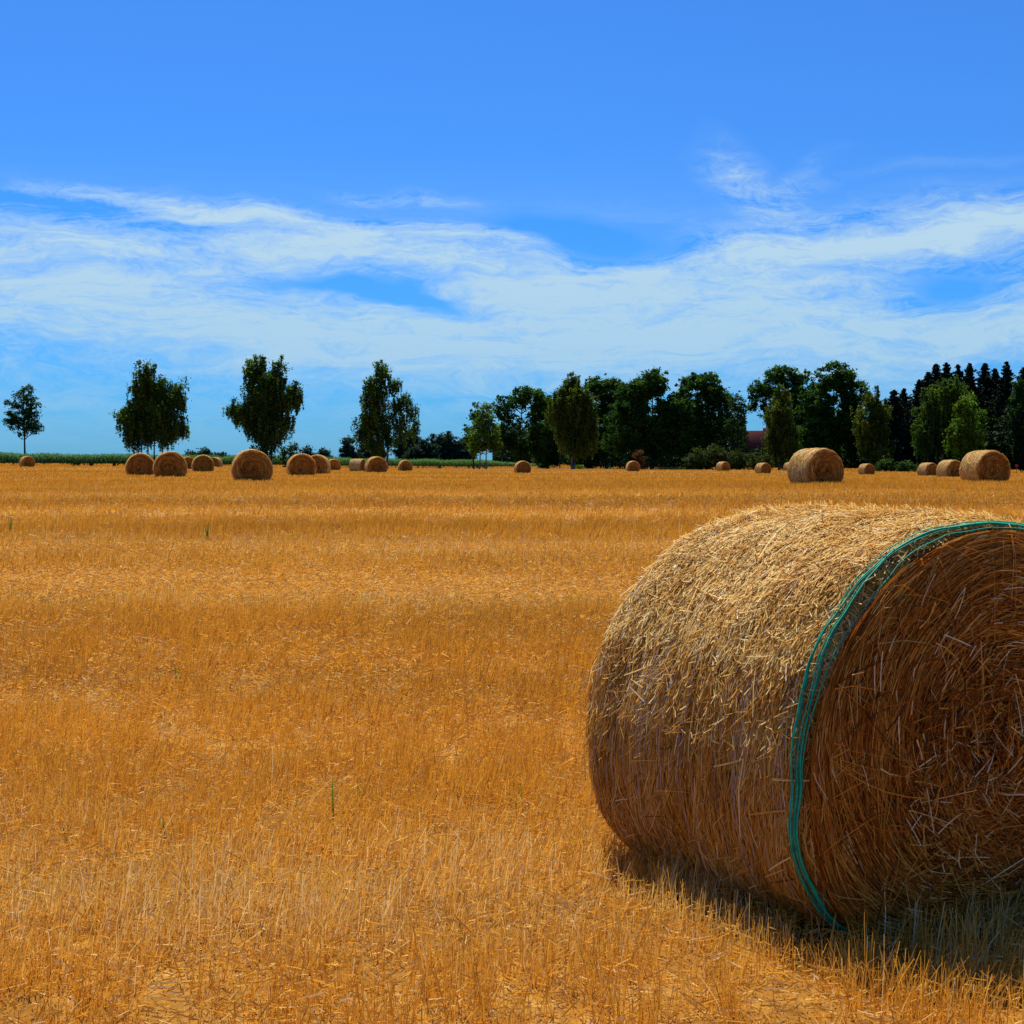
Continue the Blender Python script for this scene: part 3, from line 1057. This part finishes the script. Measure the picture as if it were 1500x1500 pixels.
SOL = 'single trees along the maize field'
make_tree('young_tree', 285, [(36, 583, 17, 20), (47, 598, 14, 20), (20, 600, 14, 18), (36, 620, 24, 20), (17, 616, 14, 12), (50, 626, 13, 12)], 37, 668, M_oak2,
          'small young tree with thin straight trunk, standing alone at far left', group=SOL, leaf=.2, clump=.55, dens=.8, fill=.9)
make_tree('birch_tree', 275, [(216, 552, 16, 24), (238, 572, 20, 24), (210, 590, 26, 34), (245, 605, 26, 34), (192, 612, 18, 26), (262, 575, 13, 20),
                              (203, 632, 20, 24), (240, 630, 24, 20), (224, 600, 30, 40), (180, 608, 10, 10), (268, 622, 8, 18)], 222, 668, M_birchd,
          'weeping birch with several dark stems above the pair of bales on the left', M_bbark, 'weep', .2, stems=[208, 216, 226, 236], group=SOL, twigs=36, dens=1.2, clump=.85)
make_tree('birch_tree', 272, [(377, 542, 18, 24), (412, 548, 11, 22), (395, 575, 26, 34), (422, 585, 20, 18), (372, 600, 24, 36), (405, 615, 24, 34),
                              (354, 602, 15, 20, .6), (341, 603, 9, 18, .45), (433, 575, 11, 16), (385, 640, 20, 26), (388, 590, 30, 46)], 393, 670, M_birchd,
          'tall dense birch with a ragged drooping left branch, above the big left bale', M_bbark, 'weep', .2, stems=[388, 398], group=SOL, twigs=36, dens=1.2, clump=.85)
make_tree('birch_tree', 285, [(560, 545, 14, 16), (552, 570, 20, 24), (545, 605, 24, 36), (578, 565, 12, 16), (590, 590, 13, 16), (535, 625, 16, 20), (556, 640, 22, 26), (580, 600, 14, 26, .6), (585, 625, 16, 18, .6), (598, 598, 15, 20, .4), (606, 618, 14, 20, .28), (594, 632, 18, 16, .35)], 566, 672, M_birchd,
          'tall birch with thin airy right side, pale crooked stem, right of the tall dense birch', M_bbark, 'weep', .2, stems=[562, 567], group=SOL, twigs=40, dens=.95)
# the thin right side of that birch is part of the same tree: airy second crown mass
air = bpy.data.objects[[x_.name for x_ in bpy.data.objects if x_.name.startswith('birch_tree')][-1]]
make_tree('small_tree', 300, [(697, 610, 10, 24), (690, 640, 12, 22)], 694, 672, M_oak, 'dark slim tree half hidden behind the bright green young one', group='trees at the left end of the wood', leaf=.22, clump=.6)
make_tree('young_birch', 290, [(712, 612, 15, 20), (708, 635, 24, 24), (722, 648, 15, 18), (700, 655, 16, 14)], 707, 674, M_light,
          'bright yellow-green young tree at the left end of the wood', M_bbark, 'broad', .2, clump=.55, stems=[702, 712], group='trees at the left end of the wood')
WOOD = 'broadleaf trees along the front of the wood'
make_tree('oak_tree', 345, [(768, 582, 26, 16), (740, 598, 17, 20), (790, 592, 14, 20), (738, 640, 18, 32), (765, 655, 24, 24), (792, 640, 20, 36), (752, 618, 12, 12, .5), (780, 615, 10, 10, .5)], 762, 685, M_oak,
          'dark round oak with small sky holes in its crown, behind the bright young tree', group=WOOD, leaf=.3, clump=.85, dens=.9)
make_tree('birch_tree', 322, [(838, 560, 11, 16), (835, 590, 28, 26), (855, 600, 24, 34), (820, 610, 20, 34), (845, 635, 30, 30), (838, 575, 18, 20)], 840, 686, M_birch,
          'big olive-green weeping birch in front of the dark oaks', M_bbark, 'weep', .2, stems=[838, 841], group=WOOD, twigs=40, dens=1.15)
make_tree('oak_tree', 352, [(885, 570, 30, 20), (905, 590, 26, 30), (880, 620, 26, 46), (868, 562, 12, 10)], 888, 686, M_oak,
          'dark oak rising just behind the olive weeping birch on its right', group=WOOD, leaf=.3, clump=.85)
make_tree('oak_tree', 335, [(955, 562, 22, 22), (925, 590, 30, 34), (985, 595, 30, 34), (915, 635, 32, 46), (960, 630, 40, 50), (1000, 635, 28, 44), (940, 575, 20, 20)], 955, 687, M_oak,
          'widest and darkest oak of the wood, with its peak in the middle', group=WOOD, leaf=.3, clump=.9, dens=1.1)
make_tree('oak_tree', 340, [(1030, 565, 34, 20), (1055, 585, 22, 20), (1020, 600, 26, 26), (1035, 640, 30, 40), (1060, 620, 14, 26)], 1035, 688, M_oak,
          'flat-topped dark oak left of the gap where the red roof shows', group=WOOD, leaf=.3, clump=.85, dens=.95)
make_tree('maple_tree', 330, [(1077, 592, 12, 18), (1088, 600, 8, 12), (1072, 625, 12, 14), (1085, 628, 10, 20), (1082, 655, 12, 18)], 1080, 688, M_oak2,
          'slim fresh-green tree with open twigs, left of the red roof', group=WOOD, leaf=.22, clump=.6, dens=.75)
make_tree('oak_tree', 338, [(1150, 552, 36, 16), (1115, 572, 22, 14), (1172, 575, 26, 26), (1105, 590, 14, 12), (1140, 580, 26, 20), (1120, 602, 12, 12), (1165, 620, 24, 40)], 1150, 690, M_oak,
          'spreading oak with branches reaching left over the red roof', group=WOOD, leaf=.28, clump=.8, dens=.9)
make_tree('oak_tree', 322, [(1222, 555, 30, 22), (1200, 590, 30, 34), (1248, 580, 24, 28), (1215, 635, 40, 44), (1190, 640, 22, 40), (1250, 630, 24, 42)], 1222, 690, M_oak,
          'great domed dark oak behind the big right-hand bale', group=WOOD, leaf=.3, clump=.9, dens=1.1)
make_tree('birch_tree', 300, [(1143, 580, 12, 16), (1142, 608, 20, 30), (1145, 645, 26, 30), (1160, 640, 12, 18)], 1141, 690, M_birch,
          'slender light green birch standing right beside the red roof', M_bbark, 'weep', .2, group='birches before the wood', twigs=24, dens=1.1)
make_tree('birch_tree', 292, [(1278, 590, 16, 22), (1270, 625, 24, 32), (1290, 612, 17, 22), (1280, 645, 24, 24)], 1276, 690, M_birch,
          'light green birch at the right flank of the domed oak, a pale stem showing', M_bbark, 'weep', .2, group='birches before the wood', twigs=24, dens=1.1)
make_tree('birch_tree', 283, [(1390, 570, 24, 18), (1370, 595, 24, 30), (1405, 590, 22, 24), (1360, 630, 24, 36), (1390, 630, 26, 40)], 1378, 692, M_birchd,
          'broad olive birch in front of the spruces, behind the brighter young one', M_bbark, 'weep', .2, group='birches before the wood', twigs=30, dens=1.1)
make_tree('birch_tree', 273, [(1412, 595, 14, 18), (1415, 625, 22, 26), (1420, 645, 24, 22), (1400, 640, 16, 20), (1437, 607, 6, 8)], 1413, 692, M_light,
          'bright green young birch above the row of three bales at the right', M_bbark, 'weep', .2, group='birches before the wood', twigs=24, dens=1.0)
make_tree('broadleaf_tree', 300, [(1492, 575, 14, 18), (1500, 610, 22, 34), (1515, 650, 36, 40), (1540, 590, 30, 36)], 1505, 693, M_oak2,
          'mid green tree cut off by the right edge of the photo', group=WOOD, leaf=.26, clump=.8)
for (px, ty, hw, dd, lab) in [
    (802, 580, 24, 352, 'dark oak showing only a narrow strip left of the olive weeping birch'),
    (1185, 590, 24, 350, 'dark oak filling the dip between spreading oak and domed oak'),
    (1300, 605, 22, 318, 'dark broadleaf tree filling in below the two low spruce tips'),
    (1345, 610, 26, 318, 'dark broadleaf tree between the low spruce tips and the broad olive birch'),
    (1450, 600, 28, 318, 'dark broadleaf tree under the tallest spruces, right of the young birch'),
    (860, 640, 24, 350, 'low dark oak crown seen below and right of the olive weeping birch')]:
    make_tree('oak_tree', dd, [(px, ty + hw * .8, hw, hw * .8), (px, (ty + 690) / 2, hw, (690 - ty) / 2), (px, 665, hw * 1.1, 24)], px, 690, M_oak, lab, group=WOOD, leaf=.3, clump=.9)
for args in [
    (1308, 571, 16, 'low dark spruce left of the twin tips, next to the birch by the domed oak'),
    (1323, 569, 13, 'slim pointed spruce, right one of the two low tips beside the birch'),
    (1345, 556, 16, 'spruce on the sloping left shoulder of the tall spruce group'),
    (1358, 545, 18, 'spruce one step below the first tall tip of the spruce group'),
    (1370, 533, 20, 'tall spruce, leftmost high tip above the broad olive birch'),
    (1385, 531, 20, 'tall spruce, second high tip above the broad olive birch'),
    (1402, 534, 18, 'tall narrow spruce, third high tip above the broad olive birch'),
    (1419, 532, 18, 'tall sparse spruce, fourth high tip, right before the notch'),
    (1441, 532, 20, 'tall spruce just right of the notch in the spruce skyline'),
    (1456, 540, 20, 'spruce between the two highest tips near the right edge'),
    (1473, 530, 20, 'highest spruce tip near the right edge'),
    (1498, 538, 20, 'spruce cut by the right edge of the photo'),
    (1530, 545, 24, 'spruce standing beyond the right edge of the photo'),
]:
    make_spruce(args[0], args[1], 692, rng.uniform(310, 330), args[2] * rng.uniform(1.7, 2.5), args[3])

# far trees on the horizon at the left and in the middle
FAR = 'far-off trees on the horizon'
for (px, ty, hw, lab) in [
    (283, 660, 10, 'low far tree on the horizon, left of the notch between birches'), (303, 659, 12, 'far round tree behind the small bale cluster on the left'),
    (322, 662, 9, 'tiny far tree just left of the tall dense birch'),
    (447, 656, 12, 'far low tree right of the tall dense birch'), (472, 658, 14, 'far low tree left of the dark clump by the airy birch'),
    (512, 641, 14, 'dark far tree clump at the left foot of the airy birch'), (545, 645, 18, 'far dark tree behind the airy birch trunk'),
    (598, 631, 20, 'round far tree just right of the airy birch'), (627, 645, 12, 'smaller far tree in the dip of the distant line'),
    (648, 633, 20, 'far tree with two bumps in the middle of the distant line'), (675, 637, 18, 'far tree beside the slim dark tree'),
    (610, 655, 12, 'pale far bush low in front of the distant line')]:
    dd = 560 if hw > 15 else 520
    make_tree('distant_tree', dd, [(px, ty + hw * .75, hw, hw * .75), (px - hw * .5, ty + hw * 1.4, hw * .8, hw * .8), (px + hw * .5, ty + hw * 1.5, hw * .8, hw * .8), (px, 672, hw, 10)], px, 678, M_far,
              lab, leaf=.42, clump=1.3, group=FAR, dens=.8, twigs=6)

# bushes
SH = 'shrubs at the foot of the wood'
for (px, ty, hw, d, mat, lab) in [
    (424, 641, 12, 278, M_oak2, 'green bush at the right foot of the tall dense birch'),
    (1018, 657, 17, 300, M_shrub, 'dull green shrub at the left end of the low shrub row'),
    (1048, 651, 20, 300, M_shrub, 'tallest dull green shrub in the middle of the low shrub row'),
    (1078, 659, 18, 300, M_shrub, 'dull green shrub at the right end of the low shrub row'),
    (1112, 664, 16, 296, M_shrub, 'low shrub below the red roof'),
    (1296, 673, 14, 272, M_oak2, 'low fresh-green shrub right of the lone small bale'),
    (936, 659, 8, 312, M_rust, 'rust-coloured withered bush before the darkest oak'),
    (848, 679, 9, 330, M_light, 'low bright green bush below the olive weeping birch'),
    (1330, 676, 14, 272, M_oak, 'low dark shrub left of the row of three bales'),
]:
    make_tree('shrub', d, [(px, (ty + 690) / 2, hw, (690 - ty) / 2), (px - hw * .6, (ty + 700) / 2, hw * .6, (690 - ty) / 2.6), (px + hw * .6, (ty + 698) / 2, hw * .6, (690 - ty) / 2.6)],
              px, 690, mat, lab, leaf=.2, clump=.6, group=SH, cat='shrub', twigs=8, dens=.9)

# dense undergrowth filling the dark interior of the wood
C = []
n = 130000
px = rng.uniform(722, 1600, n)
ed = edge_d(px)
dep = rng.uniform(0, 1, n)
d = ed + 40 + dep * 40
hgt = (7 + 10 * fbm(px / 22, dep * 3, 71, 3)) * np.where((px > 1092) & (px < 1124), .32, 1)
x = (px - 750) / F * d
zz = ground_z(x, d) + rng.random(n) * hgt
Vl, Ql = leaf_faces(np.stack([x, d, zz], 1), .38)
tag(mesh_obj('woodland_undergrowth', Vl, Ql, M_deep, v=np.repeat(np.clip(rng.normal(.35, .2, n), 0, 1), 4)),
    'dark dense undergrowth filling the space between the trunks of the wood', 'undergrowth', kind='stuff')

# ------------------------------------------------------------------ maize strip
rows = []
for r_ in range(7):
    px = np.arange(-260, 812, .75 + .1 * r_) + rng.normal(0, .2, len(np.arange(-260, 812, .75 + .1 * r_)))
    rows.append(np.stack([px, edge_d(px) + 1.2 + r_ * .8], 1))
R_all = np.concatenate(rows)
px, d = R_all[:, 0], R_all[:, 1]
x = (px - 750) / F * d
zg = ground_z(x, d)
hh = (2.3 + .25 * (fbm(px / 25, d * 0, 91, 3) - .5) * 2 + rng.normal(0, .13, len(px))) * np.interp(px, [-260, 700, 812], [1, 1, .45])
hh *= np.interp(px, [-260, 0, 400, 740, 812], [1, 1, .98, .9, .9])
Ps, Sd, Wd, vv = [], [], [], []
for L_ in range(9):
    n = len(px)
    z0 = hh * (.12 + .085 * L_ + rng.normal(0, .02, n))
    a = rng.uniform(0, 6.28, n)
    ln = rng.uniform(.35, .65, n)
    k = 4
    P = np.zeros((n, k, 3))
    for q in range(k):
        t = q / (k - 1)
        P[:, q, 0] = x + np.cos(a) * ln * t
        P[:, q, 1] = d + np.sin(a) * ln * t
        P[:, q, 2] = zg + z0 + ln * (1.0 * t - 1.15 * t * t)
    Ps.append(P); Sd.append(np.stack([np.sin(a), -np.cos(a), np.full(n, .25)], 1)); Wd.append(np.full((n, 1), .11) * np.array([[.6, 1, .8, .15]]))
    vv.append(np.clip(rng.normal(.4 + .03 * L_, .2, n), 0, 1))
Vb, Qb = ribbons(np.concatenate(Ps), np.concatenate(Sd), np.concatenate(Wd))
vl = np.repeat(np.concatenate(vv), 8)
P = np.stack([np.stack([x, d, zg - .05], 1), np.stack([x, d, zg + hh * .95], 1)], 1)
Vc, Qc = ribbons(P, np.tile([[1.0, 0, 0]], (len(x), 1)), np.full((len(x), 2), .05))
V, Q = merge([(Vb, Qb), (Vc, Qc)])
tag(mesh_obj('maize_crop', V, Q, M_maize, v=np.concatenate([vl, np.full(len(Vc), .4)])),
    'strip of tall green maize along the far left edge of the stubble field', 'maize', kind='stuff')

# dry grass fringe between stubble and wood
px = rng.uniform(-200, 1600, 26000)
d = edge_d(px) - rng.uniform(-.4, 1.6, len(px))
sel = rng.random(len(px)) < np.clip(fbm(px / 14, d * 0, 44, 3) * 1.6 - .35, .05, 1)
px, d = px[sel], d[sel]
x = (px - 750) / F * d; zg = ground_z(x, d)
h_ = rng.uniform(.15, .6, len(px)) * np.where((px > 800) & (px < 840), 1.6, 1)
P = np.stack([np.stack([x, d, zg], 1), np.stack([x + rng.normal(0, .1, len(px)), d, zg + h_], 1)], 1)
V, Q = ribbons(P, np.tile([[1.0, 0, 0]], (len(px), 1)), np.full((len(px), 2), .07))
tag(mesh_obj('dry_grass_fringe', V, Q, M_stub, v=np.repeat(np.clip(rng.normal(.55, .2, len(px)), 0, 1), 4)),
    'fringe of dry grass along the far edge of the field', 'dry grass', kind='stuff')

# ------------------------------------------------------------------ red-roofed house in the gap
def box(x0, x1, y0, y1, z0, z1):
    V = np.array([[x0, y0, z0], [x1, y0, z0], [x1, y1, z0], [x0, y1, z0], [x0, y0, z1], [x1, y0, z1], [x1, y1, z1], [x0, y1, z1]], float)
    Q = np.array([[0, 3, 2, 1], [4, 5, 6, 7], [0, 1, 5, 4], [1, 2, 6, 5], [2, 3, 7, 6], [3, 0, 4, 7]])
    return V, Q


def brick_mat():
    m, n = new_mat('house_brick')
    tc_ = n.n('ShaderNodeTexCoord')
    b_ = n.n('ShaderNodeTexBrick')
    n.link(n.mapping(tc_.outputs['Object'], rot=(R_(90), 0, 0), scale=(4, 4, 4)), b_.inputs['Vector'])
    b_.inputs['Color1'].default_value = (.30, .09, .05, 1); b_.inputs['Color2'].default_value = (.22, .06, .035, 1); b_.inputs['Mortar'].default_value = (.35, .3, .26, 1)
    out(n, principled(n, b_.outputs[0], .85, .1))
    return m


def tile_mat():
    m, n = new_mat('red_roof_tiles')
    tc_ = n.n('ShaderNodeTexCoord')
    wv = n.n('ShaderNodeTexWave', wave_type='BANDS', bands_direction='X')
    n.link(tc_.outputs['Object'], wv.inputs['Vector']); wv.inputs['Scale'].default_value = 2.2; wv.inputs['Distortion'].default_value = .3
    a, _ = n.noise(tc_.outputs['Object'], 2.0, 4, .6)
    col = n.ramp(n.math('ADD', n.math('MULTIPLY', wv.outputs[1], .3), n.math('MULTIPLY', a, .7)), [(.3, (.32, .035, .025)), (.6, (.55, .07, .04))])
    out(n, principled(n, col, .6, .3, bump(n, wv.outputs[1], .5, .05)))
    return m


dH = 372
hc = world_pt(1112, 660, dH)
hz = gz(hc[0], dH)
house = empty('farmhouse', (hc[0], dH, hz))
tag(house, 'brick house with a red tiled roof glimpsed through the gap in the wood', 'house')
wl, dp, wh, rh = 5.2, 4.2, 2.9, CAMZ - (631 - HOR) * dH / F - hz
Vw, Qw = box(-wl, wl, -dp, dp, -.2, wh)
Mw = brick_mat(); Mt = tile_mat()
Vg = np.array([[-wl, -dp, wh], [-wl, dp, wh], [-wl, 0, rh - .15], [wl, -dp, wh], [wl, dp, wh], [wl, 0, rh - .15]], float)
mesh_obj('wall', np.concatenate([Vw, Vg]), [Qw, np.array([[8, 10, 9], [11, 12, 13]])], Mw, house)
ov = .5
rf = []
for sgn in (-1, 1):
    e0 = np.array([[-wl - ov, sgn * (dp + ov), wh - .35], [wl + ov, sgn * (dp + ov), wh - .35], [wl + ov, 0, rh], [-wl - ov, 0, rh]], float)
    e1 = e0 - np.array([0, 0, .16])
    Vr = np.concatenate([e0, e1])
    rf.append((Vr, np.array([[0, 1, 2, 3], [7, 6, 5, 4], [0, 4, 5, 1], [1, 5, 6, 2], [3, 7, 4, 0]])))
V, Q = merge(rf)
roof = mesh_obj('roof', V, Q, Mt, house)
Vc, Qc = box(.9, 1.7, .5, 1.2, rh - 1.4, rh + .7)
mesh_obj('chimney', Vc, Qc, Mw, roof)
M_fr = plain('white_frame', (.75, .73, .70), .5)
M_gl = plain('window_glass', (.03, .035, .045), .08, .6)
for wx in (-3.4, -1.0, 3.2):
    Vf, Qf = box(wx - .6, wx + .6, -dp - .05, -dp - .003, .95, 2.25)
    wf = mesh_obj('window', Vf, Qf, M_fr, house)
    for a_, b_ in ((-.5, -.03), (.03, .5)):
        Vp, Qp = box(wx + a_, wx + b_, -dp - .065, -dp - .052, 1.05, 2.15)
        mesh_obj('pane', Vp, Qp, M_gl, wf)
Vd, Qd = box(.9, 1.9, -dp - .06, -dp - .003, -.1, 2.1)
mesh_obj('door', Vd, Qd, plain('wood_door', (.16, .09, .05), .6), house)
# pale dormer
Vd, Qd = box(.2, 1.6, -3.6, -1.4, wh + .1, wh + 1.5)
mesh_obj('dormer', Vd, Qd, plain('dormer_plaster', (.75, .48, .34), .8), house)

# red reflector post at the right edge of the wood
pd = 235
pp = world_pt(1489, 690, pd)
post = empty('marker_post', (pp[0], pd, gz(pp[0], pd)))
tag(post, 'thin post with a small red disc at the wood edge, far right', 'marker post')
Vt, Qt = tube(np.array([[0, 0, -.1], [0, 0, .6], [0, 0, 1.35]]), [.035, .035, .03], 8)
mesh_obj('pole', Vt, Qt, plain('grey_post', (.12, .09, .08), .8), post)
t_ = np.linspace(0, 2 * np.pi, 24, endpoint=False)
dv = np.concatenate([np.stack([.24 * np.cos(t_), np.full(24, -.05), 1.15 + .24 * np.sin(t_)], 1), np.stack([.24 * np.cos(t_), np.full(24, -.035), 1.15 + .24 * np.sin(t_)], 1)])
sq = np.stack([np.arange(24), (np.arange(24) + 1) % 24, 24 + (np.arange(24) + 1) % 24, 24 + np.arange(24)], 1)
mesh_obj('disc', dv, [sq, np.arange(24)[None], (24 + np.arange(24))[None, ::-1]], plain('red_disc', (.45, .03, .02), .5), post)
